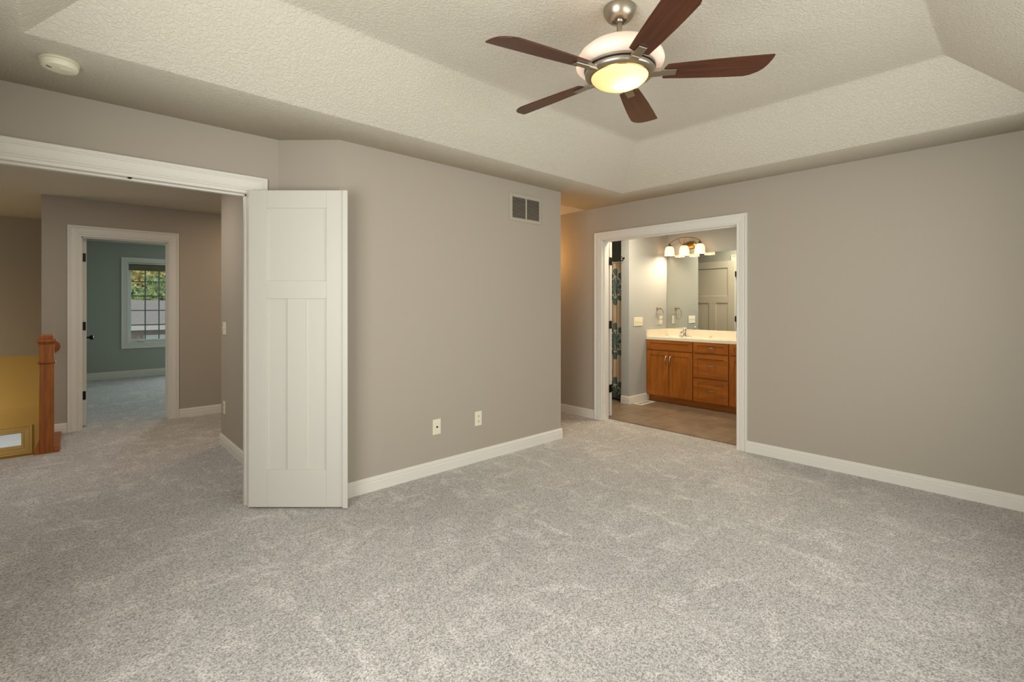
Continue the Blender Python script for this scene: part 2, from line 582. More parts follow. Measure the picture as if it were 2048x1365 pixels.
# bathroom
TY = 3.612
MX = 6.347
wall('wall_bath_mirror', 'y', MX, 6.47, 1.45, 5.42, 0, C + 0.05, [], BATHWALL)
wall('wall_bath_towel', 'x', TY, 3.732, 5.391, MX, 0, C + 0.05, [], BATHWALL)
wall('wall_bath_side', 'x', 1.45, 1.57, TB, 6.47, 0, C + 0.05, [], BATHWALL)
wall('wall_bath_end', 'x', 5.30, 5.42, TB, 6.47, 0, C + 0.05, [], BATHWALL)
struct(MB().box(TB, 1.45, 0, TB + 0.006, BY0 - 0.019, C).box(TB, BY1 + 0.019, 0, TB + 0.006, 5.42, C).box(TB, BY0 - 0.019, 2.055, TB + 0.006, BY1 + 0.019, C).build('wall_bath_entry', BATHWALL))

# ------------------------------------------------------------------ ceilings
def tray_ceiling():
    lx0, lx1, ly0, ly1 = -0.138, 4.06, -0.06, 2.797
    ux0, ux1, uy0, uy1, uz = 0.285, 3.645, 0.367, 2.370, 2.735
    ox0, ox1, oy0, oy1 = XW - 0.12, TB, YK - 0.12, 3.575
    bm = bmesh.new()
    def q(x0, y0, x1, y1, z): return [bm.verts.new(p) for p in ((x0, y0, z), (x1, y0, z), (x1, y1, z), (x0, y1, z))]
    o, l, u = q(ox0, oy0, ox1, oy1, C), q(lx0, ly0, lx1, ly1, C), q(ux0, uy0, ux1, uy1, uz)
    for a, b in ((o, l), (l, u)):
        for i in range(4):
            bm.faces.new((a[i], a[(i + 1) % 4], b[(i + 1) % 4], b[i]))
    top = bm.faces.new(u)
    bm.normal_update()
    ed = [e for e in top.edges]
    bmesh.ops.bevel(bm, geom=ed, offset=0.035, segments=4, affect='EDGES', profile=0.5)
    le = [e for e in bm.edges if all(abs(v.co.z - C) < 1e-5 for v in e.verts) and all(abs(v.co.x - lx0) < 1e-4 or abs(v.co.x - lx1) < 1e-4 or abs(v.co.y - ly0) < 1e-4 or abs(v.co.y - ly1) < 1e-4 for v in e.verts)]
    le = [e for e in le if all(lx0 - 1e-4 <= v.co.x <= lx1 + 1e-4 and ly0 - 1e-4 <= v.co.y <= ly1 + 1e-4 for v in e.verts)]
    bmesh.ops.bevel(bm, geom=le, offset=0.008, segments=2, affect='EDGES', profile=0.5)
    bmesh.ops.recalc_face_normals(bm, faces=bm.faces)
    if bm.faces[0].normal.z > 0:
        bmesh.ops.reverse_faces(bm, faces=bm.faces)
    me = bpy.data.meshes.new('ceiling')
    bm.to_mesh(me); bm.free()
    for p in me.polygons: p.use_smooth = True
    me.set_sharp_from_angle(angle=math.radians(28))
    me.materials.append(CEIL)
    ob = bpy.data.objects.new('ceiling', me)
    COL.objects.link(ob)
    sd = ob.modifiers.new('thick', 'SOLIDIFY'); sd.thickness = 0.05; sd.offset = -1
    return struct(ob, 'textured tray ceiling with sloping sides', 'ceiling')
tray_ceiling()
struct(MB().box(AX1 - 0.1, 3.575, C, TB, 5.6, C + 0.06).build('ceiling_passage', CEIL))
struct(MB().box(-1.87, 3.575, C, AX1 - 0.1, 6.86, C + 0.06).box(AX1 - 0.1, 5.6, C, 4.8, 6.86, C + 0.06).box(-1.87, 6.86, C, -0.2, 8.9, C + 0.06).build('ceiling_hall', CEIL))
struct(MB().box(-0.2, 6.86, C, 3.52, YBK + 0.12, C + 0.06).build('ceiling_far', CEIL))
struct(MB().box(TB, 1.45, C, 6.47, 5.42, C + 0.06).build('ceiling_bathroom', CEIL))

# ------------------------------------------------------------------ trim: casings, jambs, baseboards
CASE = [(0.0, 0.0), (0.0, 0.010), (0.004, 0.013), (0.012, 0.013), (0.015, 0.009), (0.022, 0.009), (0.026, 0.012),
        (0.044, 0.014), (0.062, 0.016), (0.066, 0.012), (0.071, 0.012), (0.075, 0.019), (0.081, 0.022), (0.090, 0.022), (0.093, 0.018), (0.093, 0.0)]
def casing(name, plane, side, pos, a0, a1, z0, z1, m=TRIM, four=False, prof=CASE):
    """moulding round an opening. plane 'y': opening spans x a0..a1 on the plane y=pos; side = +-1 direction it stands proud"""
    path = []
    def off(w):
        if four: return [(a0 - w, z0 - w), (a0 - w, z1 + w), (a1 + w, z1 + w), (a1 + w, z0 - w)]
        return [(a0 - w, z0), (a0 - w, z1 + w), (a1 + w, z1 + w), (a1 + w, z0)]
    vs, fs = [], []
    n = len(prof)
    for k in range(4):
        for (w_, d) in prof:
            a, z = off(w_)[k]
            vs.append((a, pos + side * d, z) if plane == 'y' else (pos + side * d, a, z))
    for k in range(4 if four else 3):
        k2 = (k + 1) % 4
        for i in range(n):
            j = (i + 1) % n
            fs.append((k * n + i, k * n + j, k2 * n + j, k2 * n + i))
    if not four:
        fs.append(tuple(range(n))); fs.append(tuple(3 * n + i for i in range(n)))
    mb = MB().add(vs, fs)
    return struct(mb.build(name, m), None, None)

def jamb(name, plane, p0, p1, a0, a1, z1, m=TRIM, stop=None):
    mb = MB()
    t = 0.019
    def bx(a, b, za, zb, q0=p0, q1=p1):
        if plane == 'y': mb.box(a, q0, za, b, q1, zb)
        else: mb.box(q0, a, za, q1, b, zb)
    bx(a0 - 0.001, a0 + t, 0, z1); bx(a1 - t, a1 + 0.001, 0, z1); bx(a0 + t, a1 - t, z1 - t, z1 + 0.001)
    if stop:
        s0, s1 = stop
        bx(a0 + t, a0 + t + 0.011, 0, z1 - t, s0, s1); bx(a1 - t - 0.011, a1 - t, 0, z1 - t, s0, s1)
        bx(a0 + t, a1 - t, z1 - t - 0.011, z1 - t, s0, s1)
    return struct(mb.build(name, m, bevel=0.001))

casing('trim_1', 'y', -1, YL, DX0 + 0.012, DX1 - 0.0, 0, DZ - 0.001)
casing('trim_2', 'y', 1, 3.575, DX0 + 0.012, DX1 - 0.012, 0, DZ - 0.012)
jamb('trim_3', 'y', YL, 3.575, DX0, DX1, DZ, stop=(3.50, 3.535))
casing('trim_4', 'x', -1, XB, BY0 - 0.004, BY1 + 0.004, 0, 2.039)
casing('trim_5', 'x', 1, TB, BY0 - 0.004, BY1 + 0.004, 0, 2.039)
jamb('trim_6', 'x', XB, TB, BY0 - 0.019, BY1 + 0.019, 2.055, stop=(4.49, 4.53))
casing('trim_7', 'y', -1, YF, 0.082, 0.848, 0, 2.042)
jamb('trim_8', 'y', YF, 6.87, 0.078, 0.852, 2.045, stop=(6.775, 6.815))

BASE = [(0.0, 0.0), (0.014, 0.0), (0.014, 0.062), (0.011, 0.066), (0.011, 0.070), (0.0135, 0.073), (0.0125, 0.086), (0.009, 0.089), (0.009, 0.092), (0.0095, 0.0945), (0.006, 0.0995), (0.0, 0.1)]
def baseboard(name, pts, m=TRIM, z=0.0, prof=BASE, flip=1):
    """runs along pts (x, y); the board stands out to the left of the walking direction when flip=1"""
    P = [Vector((x, y)) for x, y in pts]
    n = len(P)
    vs, fs = [], []
    k = len(prof)
    for i, p in enumerate(P):
        ns = []
        for a, b in ((i - 1, i), (i, i + 1)):
            if a < 0 or b >= n: continue
            d = (P[b] - P[a]).normalized()
            ns.append(Vector((-d.y, d.x)) * flip)
        if len(ns) == 1: mv = ns[0]
        else:
            s = (ns[0] + ns[1])
            mv = s / (1 + ns[0].dot(ns[1]))
        for (o, h) in prof:
            q = p + mv * o
            vs.append((q.x, q.y, z + h))
    for i in range(n - 1):
        for a in range(k):
            b = (a + 1) % k
            fs.append((i * k + a, i * k + b, (i + 1) * k + b, (i + 1) * k + a))
    fs.append(tuple(range(k))); fs.append(tuple((n - 1) * k + a for a in range(k)))
    return struct(MB().add(vs, fs).build(name, m))

baseboard('baseboard_center', [(AX1, 5.20), (AX1, YA), (AX0, YA), (1.038, YL), (0.97, YL)], flip=-1 * -1)
baseboard('baseboard_right', [(XB, YK), (XB, 1.752)])
baseboard('baseboard_passage', [(XB, 3.439), (XB, 5.5), (AX1, 5.5)])
baseboard('baseboard_hall', [(1.063, 3.60), (1.063, 5.22), (3.4, 5.22)], flip=1)
baseboard('baseboard_far', [(0.943, YF), (4.7, YF)], flip=-1)
baseboard('baseboard_stair', [(-0.20, YF), (-0.012, YF)], flip=-1)
baseboard('baseboard_bedroom', [(-0.07, YBK), (3.4, YBK)], flip=-1, prof=[(a * 1.0, b * 1.25) for a, b in BASE])
baseboard('baseboard_bathroom', [(5.391, 3.732), (5.391, TY), (5.86, TY)], z=0.012, flip=-1)
baseboard('baseboard_bathroom_entry', [(TB + 0.006, 4.15), (TB + 0.006, 5.3)], z=0.012, flip=-1)

# ------------------------------------------------------------------ doors
def door_leaf(root, wd, ht, th=0.035, zb=0.012, m=DOORW):
    st, tr, lock, br, mul = 0.115, 0.115, 0.115, 0.24, 0.118
    ph = 0.466
    f = MB()
    zt = zb + ht
    f.box(0, 0, zb, st, th, zt).box(wd - st, 0, zb, wd, th, zt)
    f.box(st, 0, zt - tr, wd - st, th, zt)
    zl = zt - tr - ph
    f.box(st, 0, zl - lock, wd - st, th, zl)
    f.box(st, 0, zb, wd - st, th, zb + br)
    mx0, mx1 = wd / 2 - mul / 2, wd / 2 + mul / 2
    f.box(mx0, 0, zb + br, mx1, th, zl - lock)
    f.build('leaf_frame', m, root, local=True, bevel=0.002)
    for a, b, c, d in ((st, wd - st, zl, zt - tr), (st, mx0, zb + br, zl - lock), (mx1, wd - st, zb + br, zl - lock)):
        MB().box(a - 0.004, 0.0115, c - 0.004, b + 0.004, th - 0.0115, d + 0.004).build('panel', m, root, local=True)

def hinge(root, z, x=0.0, y=0.0, leafdir=(0, 1)):
    """knuckle with two plates at the hinge edge, local coordinates"""
    h = MB()
    h.cyl((x, y, z - 0.045), (x, y, z + 0.045), 0.0065, 10)
    h.sphere((x, y, z + 0.047), 0.006, 10).sphere((x, y, z - 0.047), 0.006, 10)
    return h

# the white leaf of the double door, folded back into the bedroom
ang = math.atan2(-0.676, 0.737)
d1 = thing('door_1', (0.851, 3.423, 0), 'white three-panel door leaf standing open against the taupe wall', 'door', rz=ang)
d1['kind'] = 'structure'
door_leaf(d1, 0.612, 2.034)
a = MB().box(0.604, -0.011, 0.009, 0.636, 0.0, 2.044).box(0.6125, 0.0, 0.012, 0.618, 0.035, 2.044)
a.build('astragal', DOORW, d1, local=True, bevel=0.004, seg=3)
MB().box(0.618, 0.008, 0.900, 0.622, 0.030, 0.965).build('strike_plate', BRONZE, d1, local=True)

# far bedroom door, seen edge-on, opened inwards
d2 = thing('door_2', (0.101, 6.885, 0), 'white door seen edge-on with dark hinges and knob', 'door', rz=math.radians(90))
d2['kind'] = 'structure'
door_leaf(d2, 0.744, 2.02, zb=0.022)
for z in (1.816, 1.083, 0.343):
    # local x runs into the room, local y towards the left jamb
    hm2 = MB().box(-0.004, 0.006, z - 0.045, 0.001, 0.034, z + 0.045).cyl((-0.004, 0.040, z - 0.047), (-0.004, 0.040, z + 0.047), 0.006, 10)
    hm2.build('hinge', BRONZE, d2, local=True)
# local y is -x in the world here, so shift the leaf with its right face at world x 0.145
d2.location = (0.142, 6.885, 0)
ORG['door_2'] = Vector(d2.location)
k = MB().lathe([(0.030, 0), (0.030, 0.006), (0.012, 0.010), (0.010, 0.034), (0.018, 0.040), (0.027, 0.050), (0.029, 0.060), (0.024, 0.072), (0.010, 0.078), (1e-6, 0.079)], (0.684, 0, 0.925), (0, -1, 0), 20)
k.build('knob', BRONZE, d2, local=True, smooth=True)
k = MB().lathe([(0.030, 0), (0.030, 0.006), (0.012, 0.010), (0.010, 0.034), (0.018, 0.040), (0.027, 0.050), (0.029, 0.060), (0.024, 0.072), (0.010, 0.078), (1e-6, 0.079)], (0.684, 0.035, 0.925), (0, 1, 0), 20)
k.build('knob', BRONZE, d2, local=True, smooth=True)

# bathroom door leaf, folded flat against the bathroom side of the wall
d3 = thing('door_3', (TB + 0.078, BY1 + 0.008, 0.012), 'white door leaf folded back inside the bathroom with dark hinges', 'door', rz=math.radians(90))
d3['kind'] = 'structure'
door_leaf(d3, 0.745, 2.015)
for z in (1.803, 1.068, 0.330):
    h = MB().box(-0.0025, 0.004, z - 0.044, 0.0005, 0.030, z + 0.044).cyl((-0.006, 0.0335, z - 0.046), (-0.006, 0.0335, z + 0.046), 0.0065, 10)
    h.box(-0.012, 0.034, z - 0.044, -0.008, 0.066, z + 0.044)
    h.build('hinge', BRONZE, d3, local=True)

# ball catch in the head of the double door
MB().lathe([(0.011, 0), (0.011, 0.004), (0.006, 0.006), (1e-6, 0.009)], (0.255, 3.478, DZ - 0.0185), (0, 0, -1), 14).build('ball_catch', BRONZE)
tag(bpy.data.objects['ball_catch'], 'small dark ball catch under the white double-door head trim', 'door hardware')

# ------------------------------------------------------------------ windows
def sash_window(name, plane, pos, inward, a0, a1, z0, z1, cols, rows, depth=0.12, label=None, m=VINYL, fr=0.05, grid=True, glass=True):
    """frame, grille and glass in an opening; inward = +-1 direction of the room along the plane normal"""
    cx = (a0 + a1) / 2
    root = thing(name, (cx, pos, z0) if plane == 'y' else (pos, cx, z0), label or 'window', 'window')
    root['kind'] = 'structure'
    def bx(mb, a, b, za, zb, d0, d1):
        q0, q1 = pos - inward * d0, pos - inward * d1
        if plane == 'y': mb.box(a, q0, za, b, q1, zb)
        else: mb.box(q0, a, za, q1, b, zb)
    f = MB()
    e = 0.012
    bx(f, a0, a0 + e, z0, z1, 0, depth); bx(f, a1 - e, a1, z0, z1, 0, depth)
    bx(f, a0 + e, a1 - e, z0, z0 + e, 0, depth); bx(f, a0 + e, a1 - e, z1 - e, z1, 0, depth)
    f.build('frame', m, root)
    s = MB()
    for (a, b, c, d) in ((a0 + e, a0 + fr, z0 + e, z1 - e), (a1 - fr, a1 - e, z0 + e, z1 - e), (a0 + fr, a1 - fr, z0 + e, z0 + fr + 0.012), (a0 + fr, a1 - fr, z1 - fr - 0.012, z1 - e)):
        bx(s, a, b, c, d, 0.045, 0.085)
    s.build('sash', m, root, bevel=0.002)
    if grid:
        g = MB()
        ga0, ga1, gz0, gz1 = a0 + fr, a1 - fr, z0 + fr + 0.012, z1 - fr - 0.012
        for i in range(1, cols):
            x = ga0 + (ga1 - ga0) * i / cols
            bx(g, x - 0.009, x + 0.009, gz0, gz1, 0.061, 0.071)
        for j in range(1, rows):
            z = gz0 + (gz1 - gz0) * j / rows
            bx(g, ga0, ga1, z - 0.009, z + 0.009, 0.062, 0.070)
        g.build('grille', GRILLE, root)
    gl = MB()
    bx(gl, a0 + fr - 0.004, a1 - fr + 0.004, z0 + fr, z1 - fr, 0.074, 0.078)
    gl.build('pane', GLASS, root)
    return root

w1 = sash_window('window_1', 'y', YBK, -1, 0.786, 1.715, 0.615, 2.065, 4, 5, label='white casement window with grille toned as if backlit in the far green bedroom')
FLATCASE = [(0.0, 0.0), (0.0, 0.012), (0.004, 0.015), (0.012, 0.012), (0.070, 0.015), (0.078, 0.02), (0.09, 0.02), (0.094, 0.016), (0.094, 0.0)]
casing('trim_9', 'y', -1, YBK, 0.786, 1.715, 0.613, 2.076, four=True, prof=FLATCASE)
# crank of the casement
cr = MB().box(0.93, YBK + 0.01, 0.640, 1.02, YBK + 0.045, 0.655).tube([(0.975, YBK + 0.02, 0.655), (0.965, YBK + 0.0, 0.675), (0.93, YBK - 0.005, 0.725)], 0.006, 8)
cr.build('crank_handle', VINYL, w1)
bl = thing('roller_blind', (1.25, YBK + 0.025, 2.0), 'dark olive roller blind rolled up at the top of the window', 'blind')
MB().box(0.80, YBK + 0.005, 1.945, 1.70, YBK + 0.016, 2.03).build('cloth', BLIND, bl)
MB().cyl((0.80, YBK + 0.024, 2.028), (1.70, YBK + 0.024, 2.028), 0.02, 14).build('roller', BLIND, bl, smooth=True)
MB().box(0.80, YBK + 0.002, 1.937, 1.70, YBK + 0.020, 1.952).build('hem_bar', BLIND, bl)

sash_window('added_window', 'y', YBK, -1, 2.10, 3.0, 0.68, 2.10, 4, 5, label='added window holding the far-bedroom fill light, hidden by the wall')  # invented window around the added fill light
w3 = sash_window('window_3', 'y', 8.25, -1, -1.30, -0.407, -0.415, -0.211, 1, 1, label='bright foyer window with gold casing low in the stairwell', m=GOLDTRIM, fr=0.014, grid=False)
casing('trim_10', 'y', -1, 8.25, -1.30, -0.407, -0.400, -0.222, m=GOLDTRIM, four=True, prof=[(a * 0.9, b) for a, b in CASE])
sash_window('window_4', 'y', YK, 1, 1.0, 3.6, 0.75, 2.1, 8, 4, label='wide bedroom window behind the camera')
casing('trim_11', 'y', 1, YK, 1.0, 3.6, 0.75, 2.1, four=True)
sash_window('window_5', 'x', XW, 1, 0.0, 1.8, 0.68, 2.12, 6, 4, label='second bedroom window behind the camera')
casing('trim_12', 'x', 1, XW, 0.0, 1.8, 0.68, 2.12, four=True)

# ------------------------------------------------------------------ ceiling fan
FX, FY = 1.95, 1.36
fan = thing('ceiling_fan', (FX, FY, 2.735), 'five-blade ceiling fan with dark wooden blades and glowing bowl light', 'ceiling fan')
c = (FX, FY, 0)
MB().lathe([(0.074, 2.7345), (0.0765, 2.730), (0.0765, 2.722), (0.0735, 2.710), (0.066, 2.694), (0.054, 2.680), (0.042, 2.673), (0.034, 2.671), (0.032, 2.676), (0.031, 2.688)], c, n=48).build('canopy', NICKEL, fan, smooth=True)
MB().sphere((FX, FY, 2.683), 0.021).build('hanger_ball', NICKEL, fan, smooth=True)
MB().cyl((FX, FY, 2.56), (FX, FY, 2.68), 0.0128, 24).build('downrod', NICKEL, fan, smooth=True)
MB().lathe([(0.020, 2.606), (0.027, 2.603), (0.028, 2.574), (0.055, 2.571), (0.057, 2.564), (0.050, 2.558), (0.02, 2.558)], c, n=36).build('collar', NICKEL, fan, smooth=True)
MB().lathe([(0.052, 2.566), (0.085, 2.564), (0.125, 2.554), (0.160, 2.537), (0.188, 2.514), (0.204, 2.491), (0.2085, 2.474), (0.206, 2.461), (0.197, 2.453), (0.182, 2.448), (0.165, 2.446)], c, n=64).build('motor_shade', DOMEGLASS, fan, smooth=True)
MB().lathe([(0.150, 2.452), (0.166, 2.452), (0.169, 2.447), (0.169, 2.439), (0.166, 2.436), (0.15, 2.436)], c, n=64).build('upper_ring', NICKEL, fan, smooth=True)
MB().lathe([(0.10, 2.437), (0.158, 2.437), (0.158, 2.428), (0.10, 2.428)], c, n=48).build('groove', DARK, fan, smooth=True)
MB().lathe([(0.13, 2.429), (0.163, 2.429), (0.165, 2.425), (0.163, 2.414), (0.156, 2.408), (0.144, 2.405), (0.136, 2.405), (0.132, 2.410)], c, n=64).build('lower_ring', NICKEL, fan, smooth=True)
MB().lathe([(0.1365, 2.408), (0.139, 2.405), (0.1375, 2.402), (0.132, 2.403)], c, n=64, closed=True).build('glass_rim', BRASSY, fan, smooth=True)
bw = [(0.1355, 2.407), (0.133, 2.399), (0.126, 2.390), (0.112, 2.379), (0.092, 2.369), (0.066, 2.361), (0.036, 2.3565), (1e-6, 2.355)]
MB().lathe(bw, c, n=64).build('light_bowl', BOWLGLASS, fan, smooth=True)
lamp('fan_bulb', (FX + 0.012, FY - 0.03, 2.382), 1.5, (1.0, 0.70, 0.38), 0.02)
lamp('fan_uplight', (FX, FY, 2.50), 1.5, (1.0, 0.62, 0.34), 0.05)
TH0 = math.radians(-50.5)
for kx in range(5):
    th = TH0 + kx * math.radians(72)
    # blade outline in its own plane: x outwards, y across
    out = [(0.205, -0.050), (0.30, -0.058), (0.42, -0.066), (0.52, -0.070), (0.575, -0.071), (0.605, -0.062), (0.632, -0.044), (0.650, -0.022), (0.661, 0.006), (0.668, 0.040), (0.670, 0.066), (0.664, 0.069), (0.55, 0.066), (0.42, 0.061), (0.30, 0.054), (0.215, 0.048), (0.195, 0.0)]
    out = [(x * 1.015, -y) for x, y in reversed(out)]
    pitch = math.radians(-11)
    bz = 2.420
    M4 = Matrix.Translation((FX, FY, bz)) @ Matrix.Rotation(th, 4, 'Z') @ Matrix.Rotation(pitch, 4, 'X')
    me = MB().prism([(x, y, -0.003) for x, y in out], (0, 0, 0), (0, 0, 0.006))
    b = me.build('blade', BLADE, None, local=True, bevel=0.0015)
    b.parent = fan
    b.matrix_local = Matrix.Translation((0, 0, bz - 2.735)) @ Matrix.Rotation(th, 4, 'Z') @ Matrix.Rotation(pitch, 4, 'X')
    br = MB()
    br.prism([(0.150, -0.024, -0.011), (0.20, -0.021, -0.011), (0.262, -0.019, -0.011), (0.262, 0.019, -0.011), (0.20, 0.021, -0.011), (0.150, 0.024, -0.011)], (0, 0, 0), (0, 0, 0.008))
    br.box(0.140, -0.020, -0.014, 0.19, 0.020, 0.006)
    ob = br.build('bracket', NICKEL, None, local=True, bevel=0.002)
    ob.parent = b

# ------------------------------------------------------------------ smoke detector
sd = thing('smoke_detector', (-0.030, 3.005, C), 'round cream smoke detector on the ceiling above the double door', 'smoke detector')
MB().lathe([(0.068, C), (0.070, C - 0.003), (0.070, C - 0.009), (0.066, C - 0.010), (1e-6, C - 0.010)], (-0.030, 3.005, 0), n=48).build('base', IVORY, sd, smooth=True)
MB().lathe([(0.062, C - 0.010), (0.067, C - 0.012), (0.067, C - 0.026), (0.062, C - 0.036), (0.052, C - 0.040), (0.03, C - 0.042), (1e-6, C - 0.042)], (-0.030, 3.005, 0), n=48).build('cover', IVORY, sd, smooth=True)
sl = MB()
for i in range(3):
    x, y = -0.071 + 0.006 * i, 2.985 + 0.003 * i
    sl.box(x - 0.0018, y - 0.006, C - 0.0425, x + 0.0018, y + 0.006, C - 0.036)
sl.build('sound_slots', DARK, sd)
MB().lathe([(0.022, C - 0.0415), (0.022, C - 0.0435), (0.020, C - 0.044), (1e-6, C - 0.044)], (-0.012, 2.992, 0), n=24).build('test_button', IVORY, sd, smooth=True)

# ------------------------------------------------------------------ return-air vent
vx0, vx1, vz0, vz1 = 2.875, 3.275, 2.062, 2.310
vt = thing('air_vent', ((vx0 + vx1) / 2, YA, vz0), 'pale return-air vent grille high on the taupe wall', 'vent')
ix0, ix1, iz0, iz1 = vx0 + 0.035, vx1 - 0.022, vz0 + 0.030, vz1 - 0.032
f = MB().box(vx0, YA - 0.009, vz0, ix0, YA, vz1).box(ix1, YA - 0.009, vz0, vx1, YA, vz1).box(ix0, YA - 0.009, vz0, ix1, YA, iz0).box(ix0, YA - 0.009, iz1, ix1, YA, vz1)
f.build('frame', VENTM, vt, bevel=0.002)
MB().box(ix0, YA - 0.0015, iz0, ix1, YA - 0.0005, iz1).build('duct_shadow', DARK, vt)
xm = (ix0 + ix1) / 2
MB().box(xm - 0.007, YA - 0.0085, iz0, xm + 0.007, YA - 0.002, iz1).build('center_bar', VENTM, vt)
sl = MB()
ns = 15
for i in range(ns):
    z = iz0 + (iz1 - iz0) * (i + 0.5) / ns
    for a, b in ((ix0, xm - 0.007), (xm + 0.007, ix1)):
        sl.prism([(a, YA - 0.0085, z - 0.0035), (a, YA - 0.0015, z + 0.0025), (a, YA - 0.0015, z + 0.0035), (a, YA - 0.0085, z - 0.0022)], (0, 0, 0), (b - a, 0, 0))
sl.build('louvers', VENTM, vt)
for x in (vx0 + 0.012, vx1 - 0.010):
    MB().lathe([(0.004, 0), (0.004, 0.0008), (1e-6, 0.0015)], (x, YA - 0.009, (vz0 + vz1) / 2), (0, -1, 0), 12).build('screw', VENTM, vt)

# ------------------------------------------------------------------ wall plates
def plate(name, label, cat, wall_axis, pos, out, a, z, wd=0.072, ht=0.118, parts=(), m=IVORY, group=None):
    """wall_axis 'y': plate on plane y=pos, centred at x=a; out = direction off the wall"""
    root = thing(name, (a, pos, z) if wall_axis == 'y' else (pos, a, z), label, cat, group)
    def bx(mb, u0, u1, z0, z1, d0, d1):
        if wall_axis == 'y': mb.box(a + u0, pos + out * d0, z + z0, a + u1, pos + out * d1, z + z1)
        else: mb.box(pos + out * d0, a + u0, z + z0, pos + out * d1, a + u1, z + z1)
        return mb
    bx(MB(), -wd / 2, wd / 2, -ht / 2, ht / 2, 0, 0.0065).build('cover_plate', m, root, bevel=0.003)
    for p in parts:
        if p[0] == 'outlet':
            for zz in (-0.020, 0.020):
                r = bx(MB(), -0.017, 0.017, zz - 0.014, zz + 0.014, 0.006, 0.0085).build('receptacle', m, root, bevel=0.004)
                s = MB()
                bx(s, -0.0085, -0.0055, zz - 0.003, zz + 0.008, 0.007, 0.0090)
                bx(s, 0.0055, 0.0085, zz - 0.003, zz + 0.008, 0.007, 0.0090)
                bx(s, -0.003, 0.003, zz - 0.011, zz - 0.006, 0.007, 0.0090)
                s.build('slots', DARK, r)
        elif p[0] == 'toggle':
            u = p[1]
            t = bx(MB(), u - 0.006, u + 0.006, -0.013, 0.013, 0.006, 0.008)
            bx(t, u - 0.004, u + 0.004, 0.0, 0.010, 0.007, 0.017)
            t.build('toggle', m, root)
        elif p[0] == 'coax':
            dirv = (0, out, 0) if wall_axis == 'y' else (out, 0, 0)
            cc = (a, pos, z) if wall_axis == 'y' else (pos, a, z)
            MB().lathe([(0.0065, 0.006), (0.0065, 0.010), (0.0045, 0.010), (0.0045, 0.016), (1e-6, 0.016)], cc, dirv, 12).build('coax_jack', BRONZE, root)
        elif p[0] == 'rocker':
            bx(MB(), p[1] - 0.016, p[1] + 0.016, -0.033, 0.033, 0.006, 0.0095).build('rocker', m, root, bevel=0.002)
    return root
plate('coax_plate', 'ivory wall plate with one dark coax jack near the baseboard', 'wall plate', 'y', YA, -1, 2.112, 0.360, 0.074, 0.120, [('coax',)])
plate('power_outlet', 'ivory duplex outlet on the taupe wall right of the coax plate', 'outlet', 'y', YA, -1, 2.525, 0.359, 0.072, 0.120, [('outlet',)])
plate('light_switch', 'double light switch on the hall wall beside the open white door', 'switch', 'x', 1.063, -1, 5.075, 1.092, 0.116, 0.118, [('toggle', -0.023), ('toggle', 0.023)])
plate('power_outlet', 'duplex outlet low on the hall wall below the light switch', 'outlet', 'x', 1.063, -1, 5.085, 0.362, 0.072, 0.116, [('outlet',)])
plate('light_switch', 'wide four-toggle ivory switch plate on the bathroom wall', 'switch', 'y', TY, -1, 5.605, 1.086, 0.208, 0.116, [('toggle', -0.069), ('toggle', -0.023), ('toggle', 0.023), ('toggle', 0.069)])
plate('power_outlet', 'ivory bathroom outlet below the towel ring', 'outlet', 'y', TY, -1, 6.172, 1.095, 0.074, 0.118, [('rocker', 0.0)])

# ------------------------------------------------------------------ newel post and rail
nx, ny, nh = -0.1425, 5.952, 0.0475
nw = thing('newel_post', (nx, ny, 0), 'square orange-brown wooden newel post at the top of the stairs', 'newel post')
MB().box(nx - nh, ny - nh, 0, nx + nh, ny + nh, 0.967).build('post', OAK, nw, bevel=0.003)
def frustum(mb, cx, cy, z0, z1, h0, h1):
    mb.add([(cx - h0, cy - h0, z0), (cx + h0, cy - h0, z0), (cx + h0, cy + h0, z0), (cx - h0, cy + h0, z0), (cx - h1, cy - h1, z1), (cx + h1, cy - h1, z1), (cx + h1, cy + h1, z1), (cx - h1, cy + h1, z1)],
           [(0, 3, 2, 1), (4, 5, 6, 7), (0, 1, 5, 4), (1, 2, 6, 5), (2, 3, 7, 6), (3, 0, 4, 7)])
    return mb
cp = MB()
frustum(cp, nx, ny, 0.960, 0.985, 0.048, 0.062)
frustum(cp, nx, ny, 0.985, 1.002, 0.063, 0.063)
frustum(cp, nx, ny, 1.002, 1.007, 0.063, 0.052)
frustum(cp, nx, ny, 1.007, 1.036, 0.046, 0.046)
frustum(cp, nx, ny, 1.036, 1.045, 0.046, 0.040)
cp.build('cap', OAK, nw, bevel=0.0015)
bd = MB()
frustum(bd, nx, ny, 0.790, 0.800, 0.048, 0.058)
frustum(bd, nx, ny, 0.800, 0.808, 0.059, 0.056)
bd.build('collar_band', OAK, nw, bevel=0.0015)
sk = MB()
sk.prism([(nx - nh, ny - nh, 0.0), (nx - nh - 0.036, ny - nh, 0.0), (nx - nh - 0.026, ny - nh, 0.045), (nx - nh, ny - nh, 0.135)], (0, 0, 0), (0, 0.09, 0))
sk.build('skirt_wedge', OAK, nw, bevel=0.002)
rl = thing('stair_handrail', (nx, 6.35, 0.9), 'short wooden handrail behind the newel post ending in a round wall rosette', 'handrail')
MB().prism([(nx - 0.029, 6.0, 0.862), (nx + 0.029, 6.0, 0.862), (nx + 0.031, 6.0, 0.895), (nx + 0.020, 6.0, 0.915), (nx - 0.020, 6.0, 0.915), (nx - 0.031, 6.0, 0.895)], (0, 0, 0), (0, 0.72, 0)).build('rail', OAK, rl, bevel=0.003)
MB().lathe([(0.060, 0), (0.062, 0.006), (0.062, 0.016), (0.054, 0.022), (1e-6, 0.022)], (nx + 0.018, YF, 0.889), (0, -1, 0), 32).build('rosette', OAK, rl, smooth=True)
sh = MB()
